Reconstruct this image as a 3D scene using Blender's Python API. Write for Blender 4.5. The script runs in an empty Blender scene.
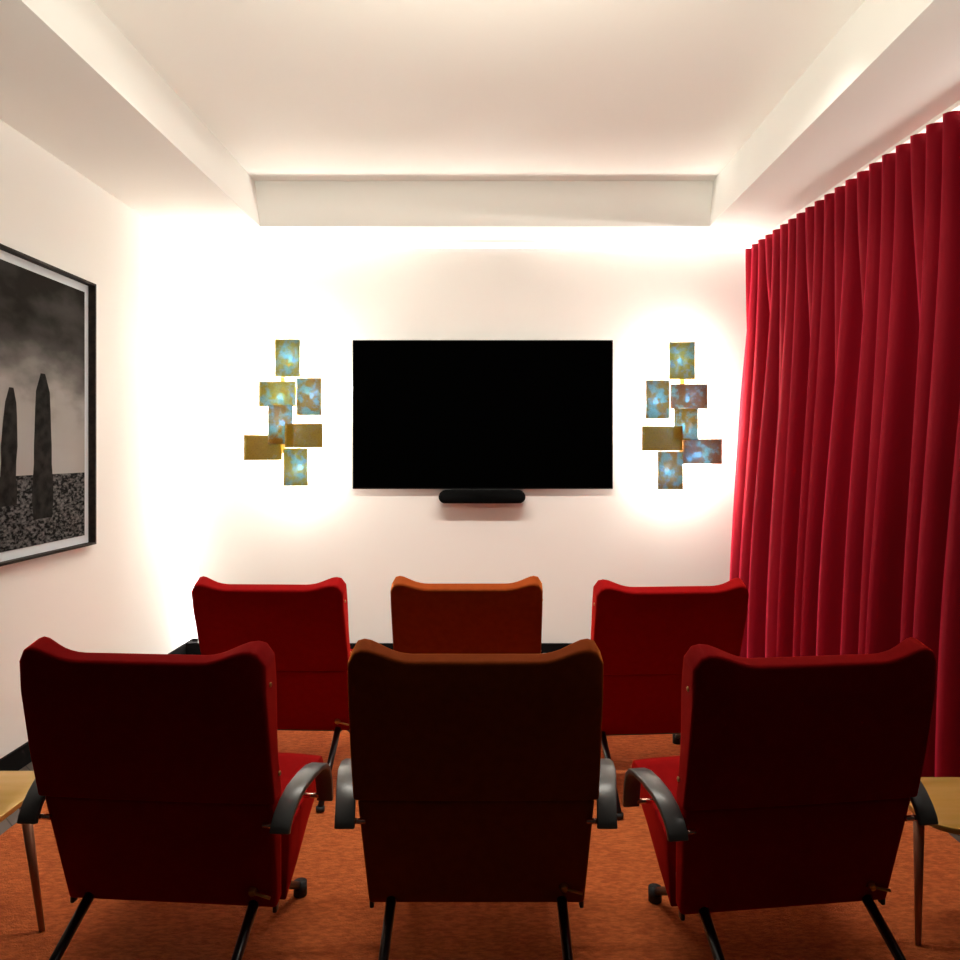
import bpy, bmesh, math, random
from mathutils import Vector, Matrix
random.seed(7)
R = math.radians
S = bpy.context.scene
COL = S.collection

# ------------------------------------------------------------ camera, world, lights, exposure
EYE, FPX, VX, VY = 1.5, 760.0, 490.0, 452.0
cd = bpy.data.cameras.new('camera'); cam = bpy.data.objects.new('camera', cd); COL.objects.link(cam)
cam.location = (0, 0, EYE); cam.rotation_euler = (R(90), 0, 0)
cd.sensor_width = 36; cd.lens = 36*FPX/960
cd.shift_x = -(VX-480)/960; cd.shift_y = (VY-480)/960
cd.clip_start = .05
S.camera = cam
S.view_settings.view_transform = 'Standard'; S.view_settings.look = 'None'
S.view_settings.gamma = 1; S.view_settings.use_curve_mapping = False
S.view_settings.exposure = 0.62
w = bpy.data.worlds.new('world'); S.world = w; w.use_nodes = True
w.node_tree.nodes['Background'].inputs[0].default_value = (1, .8, .65, 1)
w.node_tree.nodes['Background'].inputs[1].default_value = .012

def area(name, loc, d, sx, sy, power, col, spread=180):
    l = bpy.data.lights.new(name, 'AREA'); l.shape = 'RECTANGLE'; l.size = sx; l.size_y = sy
    l.energy = power; l.color = col; l.spread = R(spread)
    o = bpy.data.objects.new(name, l); COL.objects.link(o); o.location = loc
    o.rotation_euler = Vector(d).to_track_quat('-Z', 'Y').to_euler()
    return o
WARM = (1, .95, .86); WHITE = (1, .94, .86)
SCONCE_W = 150.0        # per sconce, shared by its bulbs
LED_SIDE, LED_TOP, LED_CURT = 9.0, 10.0, 30.0
DOWN = 52.0
UP = 29.0

# added fill light under the coffer top, brightening seats, rug and lower wall
area('coffer_fill', (0, 3.02, 3.33), (0,.45,-1), 2.4, .12, DOWN, (1,.95,.85), 112)
# added unseen fill light aimed up and forward to brighten the ceiling
area('ceiling_fill', (0, 1.50, 2.18), (0,.8,1), 1.0, .25, UP, (1,.95,.80), 160)
def P(px, py, s):      # a measured point of the photograph at scale s (px per metre)
    return Vector(((px-VX)/s, FPX/s, EYE-(py-VY)/s))

# ------------------------------------------------------------ helpers
def tag(o, label=None, cat=None, group=None, kind=None):
    if label: o['label'] = label
    if cat: o['category'] = cat
    if group: o['group'] = group
    if kind: o['kind'] = kind
    return o
def empty(name, loc=(0,0,0), rz=0):
    o = bpy.data.objects.new(name, None); COL.objects.link(o); o.location = loc
    o.rotation_euler = (0,0,rz); o.empty_display_size = .1; return o
def obj(name, bm, mats, parent=None, smooth=True, bevel=0, seg=3, sub=0, ang=35):
    me = bpy.data.meshes.new(name)
    bmesh.ops.recalc_face_normals(bm, faces=bm.faces)
    bm.to_mesh(me); bm.free()
    if not isinstance(mats, (list, tuple)): mats = [mats]
    for m in mats: me.materials.append(m)
    for p in me.polygons: p.use_smooth = smooth
    o = bpy.data.objects.new(name, me); COL.objects.link(o)
    if parent: o.parent = parent
    if bevel:
        b = o.modifiers.new('bevel', 'BEVEL'); b.width = bevel; b.segments = seg
        b.limit_method = 'ANGLE'; b.angle_limit = R(ang); b.harden_normals = False
    if sub:
        b = o.modifiers.new('sub', 'SUBSURF'); b.levels = sub; b.render_levels = sub
    return o
def box(bm, x0, x1, y0, y1, z0, z1, mi=0):
    v = [bm.verts.new((x, y, z)) for x in (x0, x1) for y in (y0, y1) for z in (z0, z1)]
    for f in ((0,1,3,2),(4,6,7,5),(0,4,5,1),(2,3,7,6),(0,2,6,4),(1,5,7,3)):
        bm.faces.new([v[i] for i in f]).material_index = mi
    return v
def quad(bm, pts, mi=0):
    f = bm.faces.new([bm.verts.new(p) for p in pts]); f.material_index = mi; return f
def rod(bm, a, b, r0, r1=None, n=14, flat=1.0):
    a, b = Vector(a), Vector(b); r1 = r0 if r1 is None else r1
    d = (b-a).normalized(); u = d.orthogonal().normalized()
    if abs(d.x) < .9: u = Vector((1,0,0)); u = (u-d*u.dot(d)).normalized()
    v = d.cross(u)
    ra = [bm.verts.new(a+(u*math.cos(t)+v*math.sin(t)*flat)*r0) for t in [2*math.pi*i/n for i in range(n)]]
    rb = [bm.verts.new(b+(u*math.cos(t)+v*math.sin(t)*flat)*r1) for t in [2*math.pi*i/n for i in range(n)]]
    for i in range(n): bm.faces.new((ra[i], ra[(i+1)%n], rb[(i+1)%n], rb[i]))
    bm.faces.new(ra[::-1]); bm.faces.new(rb)
def ball(bm, c, r, sx=1, sy=1, sz=1, u=16, v=10):
    bmesh.ops.create_uvsphere(bm, u_segments=u, v_segments=v, radius=r,
        matrix=Matrix.Translation(c) @ Matrix.Diagonal((sx, sy, sz, 1)))
def grid_box(nx, ny, nz, fn):
    """closed box surface with nx*ny*nz cells; fn(u,v,w) in [-1,1]^3 -> point"""
    bm = bmesh.new(); V = {}
    def g(i, j, k):
        if (i,j,k) not in V: V[i,j,k] = bm.verts.new(fn(2*i/nx-1, 2*j/ny-1, 2*k/nz-1))
        return V[i,j,k]
    for i in range(nx):
        for j in range(ny):
            for k in (0, nz): bm.faces.new([g(i,j,k), g(i+1,j,k), g(i+1,j+1,k), g(i,j+1,k)])
    for i in range(nx):
        for k in range(nz):
            for j in (0, ny): bm.faces.new([g(i,j,k), g(i+1,j,k), g(i+1,j,k+1), g(i,j,k+1)])
    for j in range(ny):
        for k in range(nz):
            for i in (0, nx): bm.faces.new([g(i,j,k), g(i,j+1,k), g(i,j+1,k+1), g(i,j,k+1)])
    return bm
def sm(a, b, x):
    t = min(1, max(0, (x-a)/(b-a))); return t*t*(3-2*t)

# ------------------------------------------------------------ materials
def mat(name, col, rough=.6, metal=0, sheen=0, sheen_tint=None, noise=None, bump=None, spec=.5, coat=0):
    m = bpy.data.materials.new(name); m.use_nodes = True
    nt = m.node_tree; b = nt.nodes['Principled BSDF']
    b.inputs['Base Color'].default_value = (*col, 1); b.inputs['Roughness'].default_value = rough
    b.inputs['Metallic'].default_value = metal; b.inputs['Specular IOR Level'].default_value = spec
    if coat: b.inputs['Coat Weight'].default_value = coat
    if sheen:
        b.inputs['Sheen Weight'].default_value = sheen; b.inputs['Sheen Roughness'].default_value = .35
        b.inputs['Sheen Tint'].default_value = (*(sheen_tint or col), 1)
    tc = nt.nodes.new('ShaderNodeTexCoord')
    def nz(scale, detail=3, st=(1,1,1)):
        mp = nt.nodes.new('ShaderNodeMapping'); mp.inputs['Scale'].default_value = st
        nt.links.new(tc.outputs['Object'], mp.inputs[0])
        n = nt.nodes.new('ShaderNodeTexNoise'); n.inputs['Scale'].default_value = scale
        n.inputs['Detail'].default_value = detail; nt.links.new(mp.outputs[0], n.inputs[0]); return n
    if noise:   # (scale, colour2, stretch)
        n = nz(noise[0], 4, noise[2] if len(noise) > 2 else (1,1,1))
        cr = nt.nodes.new('ShaderNodeValToRGB'); cr.color_ramp.elements[0].position = .35
        cr.color_ramp.elements[1].position = .65
        cr.color_ramp.elements[0].color = (*col, 1); cr.color_ramp.elements[1].color = (*noise[1], 1)
        nt.links.new(n.outputs[0], cr.inputs[0]); nt.links.new(cr.outputs[0], b.inputs['Base Color'])
    if bump:    # (scale, strength, distance, stretch)
        n = nz(bump[0], 4, bump[3] if len(bump) > 3 else (1,1,1))
        bn = nt.nodes.new('ShaderNodeBump'); bn.inputs['Strength'].default_value = bump[1]
        bn.inputs['Distance'].default_value = bump[2]
        nt.links.new(n.outputs[0], bn.inputs['Height']); nt.links.new(bn.outputs[0], b.inputs['Normal'])
    return m
M = {}
M['plaster'] = mat('plaster', (.88,.875,.84), .9, bump=(60,.08,.002), spec=.1)
M['panel'] = mat('panel_paint', (.86,.84,.81), .85, bump=(60,.06,.002), spec=.15)
M['baseboard'] = mat('dark_baseboard', (.007,.006,.006), .8, spec=.05)
M['red'] = mat('red_upholstery', (.27,.0025,.003), .85, sheen=.9, sheen_tint=(1,.03,.015), noise=(35,(.30,.003,.0035)), bump=(420,.25,.001), spec=.06)
M['rust'] = mat('rust_orange_upholstery', (.24,.040,.006), .85, sheen=.9, sheen_tint=(1,.27,.04), noise=(35,(.27,.047,.007)), bump=(420,.25,.001), spec=.06)
M['black'] = mat('black_steel', (.006,.006,.008), .3, metal=0, spec=.6)
M['arm'] = mat('charcoal_armrest', (.11,.11,.108), .28, spec=.7, bump=(50,.12,.001,(20,1,1)))
M['pin'] = mat('copper_pin', (.75,.42,.32), .25, metal=1)
M['brass'] = mat('aged_brass', (.55,.36,.12), .3, metal=1)
M['velvet'] = mat('crimson_velvet', (.21,.0008,.008), .7, sheen=.5, sheen_tint=(1,.05,.12), bump=(60,.12,.003,(4,4,.3)), spec=.12)
M['rug'] = mat('rug_pile', (.80,.21,.058), .95, sheen=.3, sheen_tint=(1,.4,.2), noise=(38,(.54,.11,.03),(1,2.6,1)), bump=(170,1,.010,(1,1.8,1)), spec=.1)
M['tvbody'] = mat('black_plastic', (.002,.002,.002), .6, spec=.08)
M['screen'] = mat('dark_screen', (.0006,.0006,.0006), .5, spec=.0)
M['bar'] = mat('speaker_cloth', (.002,.002,.002), .95, spec=.05, bump=(900,.4,.0008))
M['frame'] = mat('dark_frame_wood', (.012,.009,.008), .6, noise=(30,(.03,.022,.017),(1,.1,1)), spec=.1)
M['mat'] = mat('mount_board', (.66,.72,.76), .8)
M['table'] = mat('gilded_wood_top', (.68,.40,.08), .3, metal=.35, noise=(6,(.72,.44,.13),(1,6,1)), bump=(40,.1,.001,(1,8,1)))
M['tleg'] = mat('bronze_brown_leg', (.30,.13,.07), .3, metal=.4)
M['rubber'] = mat('black_rubber', (.01,.01,.01), .7)

def floor_mat():
    m = bpy.data.materials.new('dark_plank_floor'); m.use_nodes = True; nt = m.node_tree; b = nt.nodes['Principled BSDF']
    tc = nt.nodes.new('ShaderNodeTexCoord'); mp = nt.nodes.new('ShaderNodeMapping')
    mp.inputs['Rotation'].default_value = (0,0,R(45)); nt.links.new(tc.outputs['Object'], mp.inputs[0])
    br = nt.nodes.new('ShaderNodeTexBrick'); br.inputs['Scale'].default_value = 1
    br.inputs['Color1'].default_value = (.13,.10,.085,1); br.inputs['Color2'].default_value = (.09,.07,.06,1)
    br.inputs['Mortar'].default_value = (.02,.015,.012,1); br.inputs['Mortar Size'].default_value = .003
    br.inputs['Brick Width'].default_value = .6; br.inputs['Row Height'].default_value = .1
    nt.links.new(mp.outputs[0], br.inputs[0]); nt.links.new(br.outputs[0], b.inputs['Base Color'])
    b.inputs['Roughness'].default_value = .4
    return m
M['floor'] = floor_mat()

def glass_mat(name, amber, lo, seed):
    """hand-cast coloured glass: amber skin, pale blue crackle, partly see-through"""
    m = bpy.data.materials.new(name); m.use_nodes = True; nt = m.node_tree; N = nt.nodes; L = nt.links
    N.clear(); out = N.new('ShaderNodeOutputMaterial')
    tc = N.new('ShaderNodeTexCoord'); mp = N.new('ShaderNodeMapping'); mp.inputs['Location'].default_value = (seed, seed*2.3, seed*1.7)
    L.new(tc.outputs['Object'], mp.inputs[0])
    n1 = N.new('ShaderNodeTexNoise'); n1.inputs['Scale'].default_value = 16; n1.inputs['Detail'].default_value = 6; L.new(mp.outputs[0], n1.inputs[0])
    vo = N.new('ShaderNodeTexVoronoi'); vo.inputs['Scale'].default_value = 90; L.new(mp.outputs[0], vo.inputs[0])
    cr = N.new('ShaderNodeValToRGB'); cr.color_ramp.elements[0].position = lo; cr.color_ramp.elements[1].position = lo+.14
    cr.color_ramp.elements[0].color = (*amber, 1); cr.color_ramp.elements[1].color = (.40,.50,.36,1)
    L.new(n1.outputs[0], cr.inputs[0])
    mx = N.new('ShaderNodeMixRGB'); mx.blend_type = 'MULTIPLY'; mx.inputs[0].default_value = .45
    sc = N.new('ShaderNodeMixRGB'); sc.blend_type = 'MULTIPLY'; sc.inputs[0].default_value = 1; sc.inputs[2].default_value = (.20,.20,.20,1)
    vr = N.new('ShaderNodeValToRGB'); vr.color_ramp.elements[0].color = (.35,.3,.25,1); vr.color_ramp.elements[1].position = .5
    L.new(vo.outputs[0], vr.inputs[0]); L.new(cr.outputs[0], mx.inputs[1]); L.new(vr.outputs[0], mx.inputs[2])
    L.new(mx.outputs[0], sc.inputs[1]); tl = N.new('ShaderNodeBsdfTranslucent'); L.new(sc.outputs[0], tl.inputs[0])
    df = N.new('ShaderNodeBsdfDiffuse'); L.new(mx.outputs[0], df.inputs[0])
    gl = N.new('ShaderNodeBsdfGlossy'); gl.inputs['Roughness'].default_value = .15; gl.inputs[0].default_value = (.8,.6,.3,1)
    tp = N.new('ShaderNodeBsdfTransparent'); tp.inputs[0].default_value = (.035,.15,.24,1)
    a = N.new('ShaderNodeMixShader'); a.inputs[0].default_value = .45; L.new(tl.outputs[0], a.inputs[1]); L.new(df.outputs[0], a.inputs[2])
    b = N.new('ShaderNodeMixShader'); b.inputs[0].default_value = .07; L.new(a.outputs[0], b.inputs[1]); L.new(gl.outputs[0], b.inputs[2])
    c = N.new('ShaderNodeMixShader'); c.inputs[0].default_value = .32; L.new(b.outputs[0], c.inputs[1]); L.new(tp.outputs[0], c.inputs[2])
    L.new(c.outputs[0], out.inputs[0])
    return m
M['bulb'] = bpy.data.materials.new('glowing_bulb'); M['bulb'].use_nodes = True
_b = M['bulb'].node_tree.nodes['Principled BSDF']; _b.inputs['Emission Color'].default_value = (1,.93,.84,1)
_b.inputs['Emission Strength'].default_value = 140

# ------------------------------------------------------------ the room
SP = 137.0                      # px/m at the panel front
PY = FPX/SP                     # 5.547
WXL, WXR = -2.235, 2.26
SOF = EYE+208/SP                # soffit underside 3.018
Y0, YB = 2.25, PY+.14
struct = lambda name, bm, m, **k: tag(obj(name, bm, m, smooth=False, **k), kind='structure')

bm = bmesh.new(); box(bm, WXL-.1, WXR+.1, 1.4, YB+.1, -.1, 0); struct('floor', bm, M['floor'])
bm = bmesh.new(); box(bm, WXL-.1, WXL, Y0, YB+.1, 0, 3.6); struct('wall_left', bm, M['plaster'])
bm = bmesh.new(); box(bm, WXR, WXR+.1, Y0, YB+.1, 0, 3.6); struct('wall_right', bm, M['plaster'])
bm = bmesh.new(); box(bm, WXL, WXR, YB, YB+.1, 0, 3.6); struct('wall_back', bm, M['plaster'])
# free-standing white panel in front of the back wall, lit from behind along its edges
PXL, PXR, PZT = (198-VX)/SP, 2.07, EYE+204/SP
bm = bmesh.new(); box(bm, PXL, PXR, PY, PY+.05, 0.0, PZT); struct('wall_back_panel', bm, M['panel'])
bm = bmesh.new(); box(bm, WXL, WXL+.015, Y0, YB, 0, .10); struct('baseboard_left', bm, M['baseboard'])
bm = bmesh.new(); box(bm, PXL, PXR, PY-.015, PY, 0, .105); box(bm, WXL+.015, PXR, YB-.015, YB, 0, .105); box(bm, WXL+.015, PXL, PY-.002, PY+.05, 0, .105); struct('baseboard_back', bm, M['baseboard'])
# ceiling: soffit all round with a raised coffer
s2 = 225.5/(SOF-EYE); CY = FPX/s2
def cx(y, side, top):
    r = (CY-y)/CY     # the coffer widens very slightly towards the viewer
    if side < 0: return (-1.588 if top else -1.548) - .035*r*1.6
    return (1.507 if top else 1.477) + .02*r*1.6
CT = EYE+272/s2
bm = bmesh.new(); ye = Y0; CEIL_OFF = 1
a, b_, c, d = (cx(ye,-1,0), ye, SOF), (cx(CY,-1,0), CY, SOF), (cx(CY,1,0), CY, SOF), (cx(ye,1,0), ye, SOF)
A, B, C_, D = (cx(ye,-1,1), ye, CT), (cx(CY,-1,1), CY+.02, CT), (cx(CY,1,1), CY+.02, CT), (cx(ye,1,1), ye, CT)
quad(bm, [(WXL,ye,SOF), (WXL,CY,SOF), b_, a]); quad(bm, [d, c, (WXR,CY,SOF), (WXR,ye,SOF)])
quad(bm, [(WXL,CY,SOF), (WXL,YB,SOF), (WXR,YB,SOF), (WXR,CY,SOF), c, b_])
quad(bm, [a, b_, B, A]); quad(bm, [b_, c, C_, B]); quad(bm, [c, d, D, C_]); quad(bm, [A, B, C_, D])
bmesh.ops.remove_doubles(bm, verts=bm.verts, dist=1e-4)
for f in bm.faces: f.normal_update()
ceil = struct('ceiling', bm, M['plaster'])
sd = ceil.modifiers.new('thick', 'SOLIDIFY'); sd.thickness = .03; sd.offset = CEIL_OFF

# LED strips tucked behind the panel edges and in the curtain pocket
area('led_panel_side', (PXL+.01, PY+.095, 1.5), (-1,-.55,0), .03, 2.8, LED_SIDE, (1,.97,.95))
l = area('led_panel_top', (0, PY+.095, PZT-.02), (0,-.5,1), 4.1, .03, LED_TOP, (1,.97,.95))
area('led_curtain', (WXR-.05, 3.2, SOF-.045), (-1,0,.35), 4.6, .03, LED_CURT, (1,.93,.85))

# ------------------------------------------------------------ rug
RX0, RX1, RY0, RY1, RT = -1.90, 1.79, 1.5, 4.75, .016
bm = grid_box(76, 104, 1, lambda u, v, w_: ((RX0+RX1)/2+u*(RX1-RX0)/2, (RY0+RY1)/2+v*(RY1-RY0)/2, .001 if w_ < 0 else RT+random.uniform(-.002,0)))
tag(obj('rug', bm, M['rug'], bevel=.006), 'large rust-orange wool rug under both rows of chairs', 'rug')

# ------------------------------------------------------------ television and soundbar
s = 138.7; t = P(352.5,340,s); q = P(613,489,s)
TX0, TX1, TZ1, TZ0 = t.x, q.x, t.z, q.z; TY = FPX/s
root = empty('television', ((TX0+TX1)/2, TY, TZ0)); tag(root, 'large flat black television mounted on the white back wall', 'television')
hw, hh = (TX1-TX0)/2, TZ1-TZ0
bm = bmesh.new(); box(bm, -hw, hw, .0, .035, 0, hh); obj('casing', bm, M['tvbody'], root, bevel=.004)
bm = bmesh.new(); box(bm, -hw+.008, hw-.008, -.002, .002, .012, hh-.008); obj('screen', bm, M['screen'], root, smooth=False)
bm = bmesh.new(); box(bm, -.3, .3, .034, PY-TY-.001, .3, .75); obj('wall_bracket', bm, M['black'], root)
s = 141.0; t = P(438.5,490.5,s); q = P(525.5,503.5,s); Yb = FPX/s
root = empty('soundbar', ((t.x+q.x)/2, Yb, q.z)); tag(root, 'small black round-ended soundbar mounted under the television', 'soundbar')
w_, h_ = (q.x-t.x)/2, t.z-q.z
bm = bmesh.new(); n = 40; r_ = .046
def capsule(y_, k):
    pts = []
    for i in range(n):
        a_ = 2*math.pi*i/n; c0 = math.cos(a_); s0 = math.sin(a_)
        pts.append((math.copysign(w_-r_, c0)+r_*c0*k if abs(c0) > 1e-6 else 0, y_, h_/2+(h_/2)*s0*k))
    return pts
rings = [[bm.verts.new(p) for p in capsule(y_, k)] for y_, k in ((0,.9),(.006,1),(.085,1),(PY-Yb,.95))]
for i in range(3):
    for j in range(n): bm.faces.new((rings[i][j], rings[i][(j+1)%n], rings[i+1][(j+1)%n], rings[i+1][j]))
bm.faces.new(rings[0]); bm.faces.new(rings[-1][::-1])
obj('grille', bm, M['bar'], root)
bm = bmesh.new(); box(bm, -w_*.72, w_*.72, .012, .08, h_*.97, h_+.004); obj('top_panel', bm, M['tvbody'], root, bevel=.003)

# ------------------------------------------------------------ sconces
AMB = (.62,.38,.03); AMB2 = (.58,.26,.03)
def sconce(name, label, plates, bulbs, sx, gm):
    s = 139.5; c = P(sx, 415, SP)
    root = empty(name, (c.x, PY, c.z)); tag(root, label, 'wall lamp', 'glass tile wall lamps either side of the television')
    bm = bmesh.new(); box(bm, -.016, .016, -.012, 0, -.28, .28); obj('backplate', bm, M['brass'], root, bevel=.003)
    cl = lambda px, py, yy: Vector(((px-VX)*yy/FPX-c.x, yy-PY, EYE-(py-VY)*yy/FPX-c.z))
    for i, (x0,x1,y0,y1,lay) in enumerate(plates):
        Yp = FPX/s - lay*.016
        a0, a1 = cl(x0,y1,Yp), cl(x1,y0,Yp); rnd = random.Random(i*7+len(name))
        nx, nz_ = 14, 18
        bm = grid_box(nx, 1, nz_, lambda u, v, w0: (
            a0.x+(a1.x-a0.x)*(u+1)/2 + rnd.uniform(-.0007,.0007), a0.y+v*.003 + .0022*math.sin(u*9+i)*math.cos(w0*7+i*2),
            a0.z+(a1.z-a0.z)*(w0+1)/2 + rnd.uniform(-.0007,.0007)))
        obj('glass_plate', bm, gm[i], root)
        bm = bmesh.new(); xm, zm = (a0.x+a1.x)/2, (a0.z+a1.z)/2
        rod(bm, (xm, a0.y, zm), (max(-.012,min(.012,xm)), -.006, max(-.27,min(.27,zm))), .003, n=8)
        obj('bracket_arm', bm, M['brass'], root)
    for (bx, by) in bulbs:
        p = cl(bx, by, PY-.045)
        bm = bmesh.new(); ball(bm, p, .017, 1, .7, 1.5); ob = obj('bulb', bm, M['bulb'], root)
        bm = bmesh.new(); rod(bm, p+Vector((0,.004,-.02)), p+Vector((0,.004,-.045)), .011, n=12); obj('bulb_holder', bm, M['brass'], root)
        l = bpy.data.lights.new('bulb_light', 'POINT'); l.energy = SCONCE_W/len(bulbs); l.color = WARM; l.shadow_soft_size = .026
        lo = bpy.data.objects.new('bulb_light', l); COL.objects.link(lo); lo.parent = root; lo.location = p
    return root
LP = [(275,300.2,339,377,0),(259,296.2,381.4,406.5,0),(296.6,321.6,377.8,415.4,1),(268,293,405,444.4,1),(284.8,322.6,423.4,447.7,2),(244,281.8,435,460,0),(283.4,308,448,486,0)]
q5 = lambda l, ox: [(ox+x/5.05, 320+y/5.05) for x, y in l]
gA = glass_mat('amber_blue_glass_plate', AMB, .50, 0); gB = glass_mat('amber_glass_plate', (.60,.34,.02), .66, 3)
gC = glass_mat('blue_crackle_glass_plate', AMB2, .46, 7); gD = glass_mat('russet_glass_plate', (.45,.16,.05), .52, 11)
sconce('wall_lamp', 'amber and blue glass-plate wall lamp to the left of the television', LP,
       q5([(355,200),(305,385),(465,385),(315,520),(400,745)], 220), 283, [gA,gA,gC,gC,gB,gB,gA])
RP = [(669,695,341.8,379.4,0),(645.7,669.5,380,419,1),(670.5,707.7,384,409,0),(674,698,408.5,440,1),(642,682.4,426,450.7,2),(683,722,438.8,464,0),(657.6,683,451,489.7,0)]
sconce('wall_lamp', 'amber and blue glass-plate wall lamp between the television and the red curtain', RP,
       q5([(300,205),(180,410),(340,400),(320,540),(400,680),(240,765)], 620), 682, [gA,gC,gD,gC,gB,gD,gC])

# ------------------------------------------------------------ framed print on the left wall
def print_mat():
    m = bpy.data.materials.new('monochrome_landscape_print'); m.use_nodes = True; nt = m.node_tree; N = nt.nodes; L = nt.links
    b = N['Principled BSDF']; b.inputs['Roughness'].default_value = .95; b.inputs['Specular IOR Level'].default_value = .03
    tc = N.new('ShaderNodeTexCoord'); sp = N.new('ShaderNodeSeparateXYZ'); L.new(tc.outputs['Object'], sp.inputs[0])
    mp = N.new('ShaderNodeMapping'); mp.inputs['Scale'].default_value = (1,.9,1.8); L.new(tc.outputs['Object'], mp.inputs[0])
    n = N.new('ShaderNodeTexNoise'); n.inputs['Scale'].default_value = 1.7; n.inputs['Detail'].default_value = 6; L.new(mp.outputs[0], n.inputs[0])
    # tonal bands of the sky by height
    mr = N.new('ShaderNodeMapRange'); mr.inputs[1].default_value = .40; mr.inputs[2].default_value = 1.36; L.new(sp.outputs[2], mr.inputs[0])
    ad = N.new('ShaderNodeMath'); ad.operation = 'MULTIPLY_ADD'; ad.inputs[1].default_value = 1.5; L.new(n.outputs[0], ad.inputs[0]); 
    sb = N.new('ShaderNodeMath'); sb.operation = 'SUBTRACT'; sb.inputs[1].default_value = .72; L.new(mr.outputs[0], sb.inputs[0]); L.new(sb.outputs[0], ad.inputs[2])
    cr = N.new('ShaderNodeValToRGB'); e = cr.color_ramp.elements
    e[0].position = 0; e[0].color = (.34,.33,.32,1); e[1].position = 1; e[1].color = (.018,.016,.014,1)
    for p, v in ((.3,.30),(.55,.13),(.75,.055)):
        k = e.new(p); k.color = (v*1.03,v*.98,v*.93,1)
    L.new(ad.outputs[0], cr.inputs[0])
    g = N.new('ShaderNodeTexNoise'); g.inputs['Scale'].default_value = 45; g.inputs['Detail'].default_value = 5; L.new(mp.outputs[0], g.inputs[0])
    gr = N.new('ShaderNodeValToRGB'); gr.color_ramp.elements[0].position = .42; gr.color_ramp.elements[1].position = .66
    gr.color_ramp.elements[0].color = (.008,.008,.008,1); gr.color_ramp.elements[1].color = (.14,.14,.14,1); L.new(g.outputs[0], gr.inputs[0])
    gt = N.new('ShaderNodeMath'); gt.operation = 'GREATER_THAN'; gt.inputs[1].default_value = .40; L.new(sp.outputs[2], gt.inputs[0])
    mx = N.new('ShaderNodeMixRGB'); L.new(gt.outputs[0], mx.inputs[0]); L.new(gr.outputs[0], mx.inputs[1]); L.new(cr.outputs[0], mx.inputs[2])
    L.new(mx.outputs[0], b.inputs['Base Color'])
    return m
FY0, FY1, FZ0, FZ1, FXF = 2.15, 4.225, .988, 2.432, -2.188
root = empty('framed_photograph', (WXL, (FY0+FY1)/2, FZ0)); tag(root, 'large black-framed black-and-white outdoor photograph hung on the left wall', 'picture')
hw, hh, dp = (FY1-FY0)/2, FZ1-FZ0, FXF-WXL
bm = bmesh.new(); ft = .012
for (y0,y1,z0,z1) in ((-hw,hw,0,ft),(-hw,hw,hh-ft,hh),(-hw,-hw+ft,ft,hh-ft),(hw-ft,hw,ft,hh-ft)): box(bm, .0, dp, y0, y1, z0, z1)
obj('frame', bm, M['frame'], root, smooth=False)
bm = bmesh.new(); box(bm, 0, .008, -hw+ft, hw-ft, ft, hh-ft); obj('mount_board', bm, M['mat'], root, smooth=False)
bm = bmesh.new(); mg = .055
box(bm, .008, .011, -hw+mg, hw-mg, mg, hh-mg)
# plain dark standing stones stand in for the subject
def stone(bm, yc, z0, h, w0, lean, seed):
    rn = random.Random(seed); nn = 9; L_, R_ = [], []
    for i in range(nn):
        t = i/(nn-1); ww = w0*(1-.45*t**2)*(1+.10*rn.uniform(-1,1)); 
        if i == nn-1: ww *= .45
        L_.append((.0118, yc+lean*t-ww, z0+h*t)); R_.append((.0118, yc+lean*t+ww, z0+h*t))
    quad(bm, L_+R_[::-1], 1)
for a_ in ((3.78,1.17,.72,.085,.0,1),(3.50,1.25,.55,.065,.03,2),(3.2,1.2,.5,.08,-.02,3),(2.75,1.27,.62,.07,0,4)):
    stone(bm, a_[0]-(FY0+FY1)/2, a_[1]-FZ0, a_[2], a_[3], a_[4], a_[5])
obj('print', bm, [print_mat(), mat('print_dark_tone', (.010,.0095,.009), .95, noise=(18,(.028,.026,.024)), spec=.03)], root, smooth=False)

# ------------------------------------------------------------ curtain
def curtain():
    root_y, pitch, H = PY-.03, .116, EYE+202/SP
    K = 28; bm = bmesh.new(); rnd = random.Random(11)
    ctrl = []; fade = 0
    for k in range(2*K+1):
        if k % 2 == 0:
            fade = 1 if (rnd.random() < .5 and not fade) else 0
            am = rnd.uniform(-2.0,-1.5) if fade else rnd.uniform(.1,.7)
        else: am = rnd.uniform(-.2,.5)
        ctrl.append(dict(dr=rnd.uniform(-.045,.045), am=am, z0=rnd.uniform(.1,.75)))
    NZ, SUBD = 60, 7; rows = []
    for j in range(NZ+1):
        z = .022+(H-.022)*j/NZ; d = 1-z/H; row = []
        for k in range(2*K):
            def cp(k):
                c = ctrl[k]; f = sm(0, .25+c['z0'], d)
                A = .068*(1+c['am']*f)
                y = root_y - pitch/2*k
                x = 1.925 + .055*(root_y-y) + (-A if k % 2 == 0 else A) - .13*sm(0,1,d)
                return x, y + c['dr']*f
            x0, y0 = cp(k); x1, y1 = cp(k+1)
            for i in range(SUBD):
                t = i/SUBD; e = (.5-.5*math.cos(math.pi*t))*.8 + t*.2
                yy = y0+(y1-y0)*t - .010*math.sin(2*math.pi*t)*(1 if k % 2 == 0 else -1)
                row.append(bm.verts.new((x0+(x1-x0)*e, yy, z)))
        rows.append(row)
    for j in range(NZ):
        for i in range(len(rows[0])-1): bm.faces.new((rows[j][i], rows[j][i+1], rows[j+1][i+1], rows[j+1][i]))
    o = obj('curtain', bm, M['velvet'])
    s_ = o.modifiers.new('thick', 'SOLIDIFY'); s_.thickness = .004
    tag(o, 'floor-length pleated crimson velvet curtain covering the right wall', 'curtain')
curtain()
bm = bmesh.new(); box(bm, 1.90, 1.95, Y0, PY-.02, SOF-.022, SOF-.001)
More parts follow.
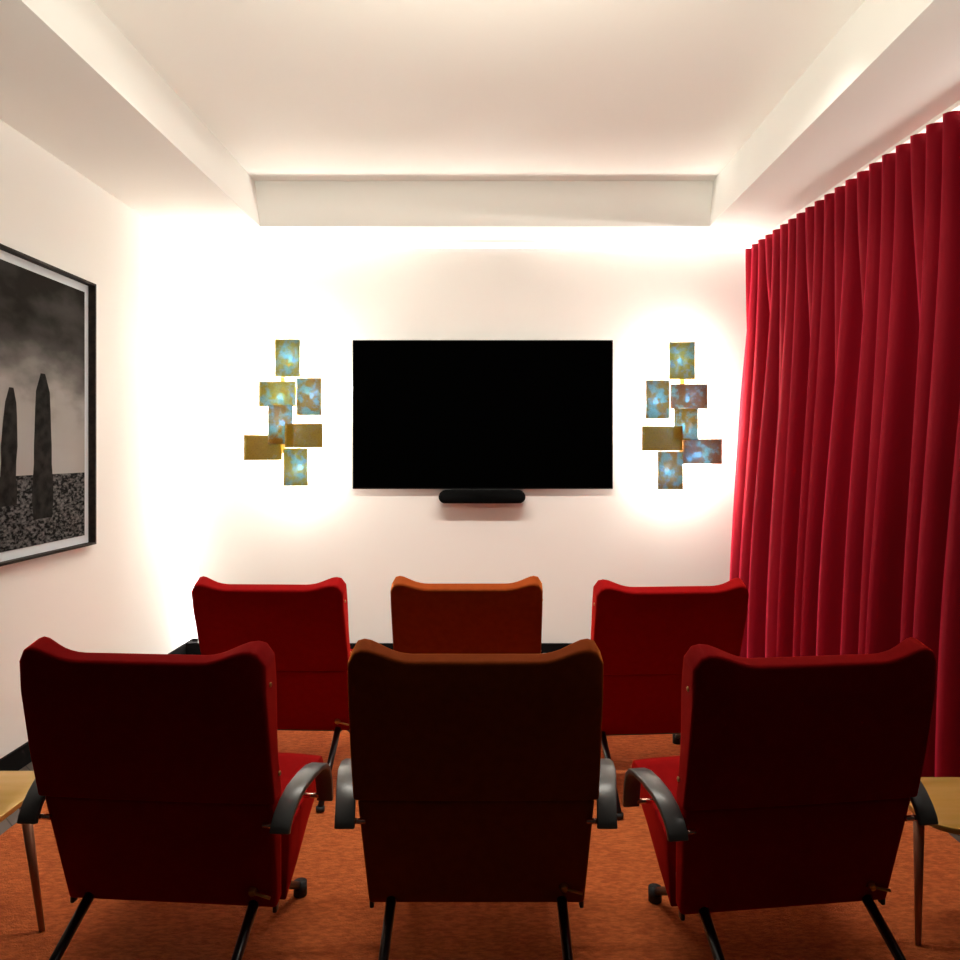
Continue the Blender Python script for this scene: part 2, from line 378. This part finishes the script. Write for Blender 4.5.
for v in bm.verts: v.co.x += .055*(PY-v.co.y)
tag(obj('curtain_track', bm, M['plaster'], smooth=False), 'white ceiling track above the crimson curtain', 'curtain track')

# ------------------------------------------------------------ chairs
BZ = .20
def make_chair(fab, TH, WK=1.0, ADZ=0.0):
    TH = R(TH)
    root = empty('lounge_chair')
    def bk(x, h, d):   # back coordinates: h up the back from its lower edge, d forward from its rear face
        return (x, -math.sin(TH)*h + math.cos(TH)*d, BZ + math.cos(TH)*h + math.sin(TH)*d)
    # upper back with winged head end
    def up(u, v, w_):
        t = (w_+1)/2; au = abs(u)
        h0 = .345+.002; h1 = .758 + .030*(1 if WK == 1 else .7)*sm(.50,.88,au) - .045*(1-math.sqrt(max(0,1-max(0,(au-.84)/.16)**2)))
        h = h0+(h1-h0)*t
        hwid = (.334 + .002*t)*WK
        x = u*hwid
        wing = sm(.62,1,au)*sm(.25,.95,t)
        hr = -.004*(1-u*u)                        # very slight bow of the rear face
        d0 = hr + .012*wing; d1 = .065 + .040*wing + .012*math.sin(math.pi*t)*(1-au**4)
        if w_ > .6: d0 += .015*(w_-.6)/.4
        return bk(x, h, d0+(d1-d0)*(v+1)/2)
    o = obj('backrest', grid_box(36, 4, 22, up), fab, root, bevel=.024, seg=5, ang=50)
    def lo(u, v, w_):
        t = (w_+1)/2; h = .0+.343*t; hw_ = (.306+.018*t)*WK
        d0 = .006; d1 = .055+.035*t
        return bk(u*hw_, h, d0+(d1-d0)*(v+1)/2)
    obj('lumbar_section', grid_box(20, 3, 10, lo), fab, root, bevel=.012, seg=3, ang=50)
    # seat: a wedge rising to the knee, with a leg-rest flap folded below it
    prof_top = [(.115,.365),(.22,.395),(.33,.435),(.40,.462),(.435,.462),(.452,.44)]
    prof_bot = [(.085,.180),(.19,.245),(.29,.315),(.38,.365),(.435,.395),(.456,.42)]
    def seat(u, v, w_):
        t = (v+1)/2*(len(prof_top)-1); i = min(int(t), len(prof_top)-2); f = t-i
        a = Vector(prof_top[i]).lerp(Vector(prof_top[i+1]), f); b = Vector(prof_bot[i]).lerp(Vector(prof_bot[i+1]), f)
        c = b.lerp(a, (w_+1)/2); return (u*.305, c.x, c.y + (.008*(1-u**4) if w_ > 0 else 0))
    obj('seat', grid_box(16, 15, 4, seat), fab, root, bevel=.014, seg=3, ang=50)
    bm = bmesh.new()
    pr = [(.12,.175),(.44,.375),(.448,.352),(.15,.160)]
    va = [bm.verts.new((-.27,y,z)) for y,z in pr]; vb = [bm.verts.new((.27,y,z)) for y,z in pr]
    bm.faces.new(va); bm.faces.new(vb[::-1])
    for i in range(4): bm.faces.new((va[i], va[(i+1)%4], vb[(i+1)%4], vb[i]))
    obj('leg_rest', bm, fab, root, bevel=.008)
    # armrests: bent strap, pinned at both ends
    for sx in (-1, 1):
        pts = [(-.100,.468),(-.094,.486),(-.078,.507),(-.048,.530),(-.01,.549),(.05,.560),(.115,.556),(.165,.542),(.195,.520),(.212,.485),(.222,.445),(.228,.410)]
        bm = bmesh.new(); rows = []
        for i, (y, z) in enumerate(pts):
            a = Vector(pts[max(0,i-1)]); b = Vector(pts[min(len(pts)-1,i+1)]); t_ = (b-a).normalized(); n_ = Vector((-t_.y, t_.x))
            xo = .352+.026*sm(-.135,.10,y); th = .008; hw2 = .027-.003*sm(.1,.3,y)
            ring = []
            for (dx, dn) in ((-hw2,-th),(hw2,-th),(hw2,th),(-hw2,th)):
                ring.append(bm.verts.new((sx*(xo+dx), y+n_.x*dn, z+ADZ+n_.y*dn)))
            rows.append(ring)
        for i in range(len(rows)-1):
            for j in range(4): bm.faces.new((rows[i][j], rows[i][(j+1)%4], rows[i+1][(j+1)%4], rows[i+1][j]))
        bm.faces.new(rows[0]); bm.faces.new(rows[-1][::-1])
        arm = obj('armrest', bm, M['arm'], root, bevel=.0035, seg=2, ang=50)
        for (y, z, x0, x1) in ((-.082,.480,.300,.345),(.222,.425,.30,.360)):
            bm = bmesh.new(); rod(bm, (sx*x0,y,z+ADZ), (sx*x1,y,z+ADZ), .0075, n=14); obj('pin', bm, M['pin'], arm)
        # brass press studs on the wing's outer face
        for h in (.68, .41):
            c = Vector(bk(sx*.336*WK, h, .05)); bm = bmesh.new(); ball(bm, c, .007, .5, 1, 1, 10, 6)
            obj('stud', bm, M['brass'], root)
        # frame: side plate and two splayed legs
        bm = bmesh.new(); rod(bm, (sx*.240,.055,.245), (sx*.250,-.345,.018), .015, .012, n=16); lg = obj('leg', bm, M['black'], root)
        bm = bmesh.new(); rod(bm, (sx*.250,-.345,.002), (sx*.250,-.345,.020), .018, n=16); obj('foot', bm, M['rubber'], lg)
        bm = bmesh.new(); rod(bm, (sx*.235,.055,.245), (sx*.232,.42,.03), .015, .012, n=16); lg = obj('leg', bm, M['black'], root)
        bm = bmesh.new(); rod(bm, (sx*.235,.42,.0), (sx*.235,.42,.045), .022, n=16); obj('foot', bm, M['rubber'], lg)
        bm = bmesh.new()
        pl = [(.035,.195),(.07,.188),(.12,.20),(.13,.235),(.09,.29),(.05,.27)]
        va = [bm.verts.new((sx*.262,y,z)) for y,z in pl]; vb = [bm.verts.new((sx*.285,y,z)) for y,z in pl]
        bm.faces.new(va); bm.faces.new(vb[::-1])
        for i in range(len(pl)): bm.faces.new((va[i], va[(i+1)%len(pl)], vb[(i+1)%len(pl)], vb[i]))
        obj('side_bracket', bm, M['black'], root, bevel=.004)
        # small downward bracket at the lower corner of the back
        bm = bmesh.new(); box(bm, min(sx*.292,sx*.304), max(sx*.292,sx*.304), .008, .030, .188, .25); obj('corner_bracket', bm, M['black'], root, bevel=.004)
    bm = bmesh.new(); rod(bm, (-.25,.04,.198), (.25,.04,.198), .008, n=12); obj('crossbar', bm, M['black'], root)
    # brass recline catch low on the rear face
    c = Vector(bk(.245, .062, .006)); nrm = Vector((0,-math.cos(TH),-math.sin(TH)))
    bm = bmesh.new(); rod(bm, c, c+nrm*.014, .013, .010, n=18); kn = obj('recline_knob', bm, M['brass'], root, bevel=.002)
    bm = bmesh.new(); rod(bm, c+nrm*.008, c+nrm*.010+Vector((.052,0,-.012)), .0045, n=10); obj('lever', bm, M['brass'], kn)
    return root
def copy_tree(o, parent=None):
    c = o.copy(); COL.objects.link(c)
    if parent: c.parent = parent
    for ch in o.children: copy_tree(ch, c)
    return c
red = make_chair(M['red'], 14.5); rust = make_chair(M['rust'], 14.5)
red_far = make_chair(M['red'], 23.5, .97, -.04); rust_far = make_chair(M['rust'], 23.5, .97, -.04)
G = 'reclining lounge chairs in two rows facing the television'
# pixel centre and scale of the back's top edge, yaw (deg), floor-to-top correction, proto, label
ROWS = [(-.903, 2.147, -4.5, red, 'red lounge chair at left of the near row, beside the left gilded side table'),
        (-.038, 2.147, 0, rust, 'rust-orange lounge chair in the middle of the near row'),
        (.830, 2.125, 7, red, 'dark red lounge chair at right of the near row, beside the rounded gilded table'),
        (-.938, 3.49, -2.0, red_far, 'red lounge chair of the far row nearest the left wall'),
        (-.100, 3.51, 0, rust_far, 'rust-orange lounge chair in the middle of the far row, right under the soundbar'),
        (.748, 3.44, 4, red_far, 'red lounge chair of the far row nearest the crimson curtain')]
used = set()
for (x, y, a, pr, lab) in ROWS:
    o = pr if pr.name not in used else copy_tree(pr)
    used.add(pr.name)
    o.location = (x, y, RT+.001); o.rotation_euler = (0, 0, R(a)); tag(o, lab, 'lounge chair', G)

# ------------------------------------------------------------ side tables
def table(x0, x1, y0, y1, legs, label):
    z = .42; cx_, cy_ = (x0+x1)/2, (y0+y1)/2
    root = empty('side_table', (cx_, cy_, RT+.001)); tag(root, label, 'side table', 'low gilded side tables at the ends of the near row')
    hx, hy, rr = (x1-x0)/2, (y1-y0)/2, .085
    bm = bmesh.new(); o = []
    for qx, qy, a0 in ((1,1,0),(-1,1,90),(-1,-1,180),(1,-1,270)):
        for i in range(13):
            a_ = R(a0+90*i/12); o.append((qx*(hx-rr)+rr*math.cos(a_), qy*(hy-rr)+rr*math.sin(a_)))
    lo_ = [bm.verts.new((x, y, z-.018-RT)) for x, y in o]; hi = [bm.verts.new((x, y, z-RT)) for x, y in o]
    bm.faces.new(lo_[::-1]); bm.faces.new(hi)
    for i in range(len(o)): bm.faces.new((lo_[i], lo_[(i+1)%len(o)], hi[(i+1)%len(o)], hi[i]))
    obj('table_top', bm, M['table'], root, bevel=.003, seg=2)
    for (ax, ay, bx, by) in legs:
        bm = bmesh.new(); rod(bm, (ax-cx_, ay-cy_, z-.018-RT), (bx-cx_, by-cy_, 0), .0165, .0085, n=16)
        obj('leg', bm, M['tleg'], root)
table(-2.02,-1.448,2.17,2.575, [(-1.455,2.375,-1.388,2.355),(-1.95,2.25,-1.99,2.2),(-1.95,2.5,-1.99,2.55)], 'low gilded wooden side table at the left wall beside the red chair')
table(1.283,1.83,2.172,2.525, [(1.315,2.33,1.29,2.29),(1.72,2.24,1.76,2.2),(1.72,2.46,1.76,2.5)], 'low gilded side table with rounded corners in front of the crimson curtain')
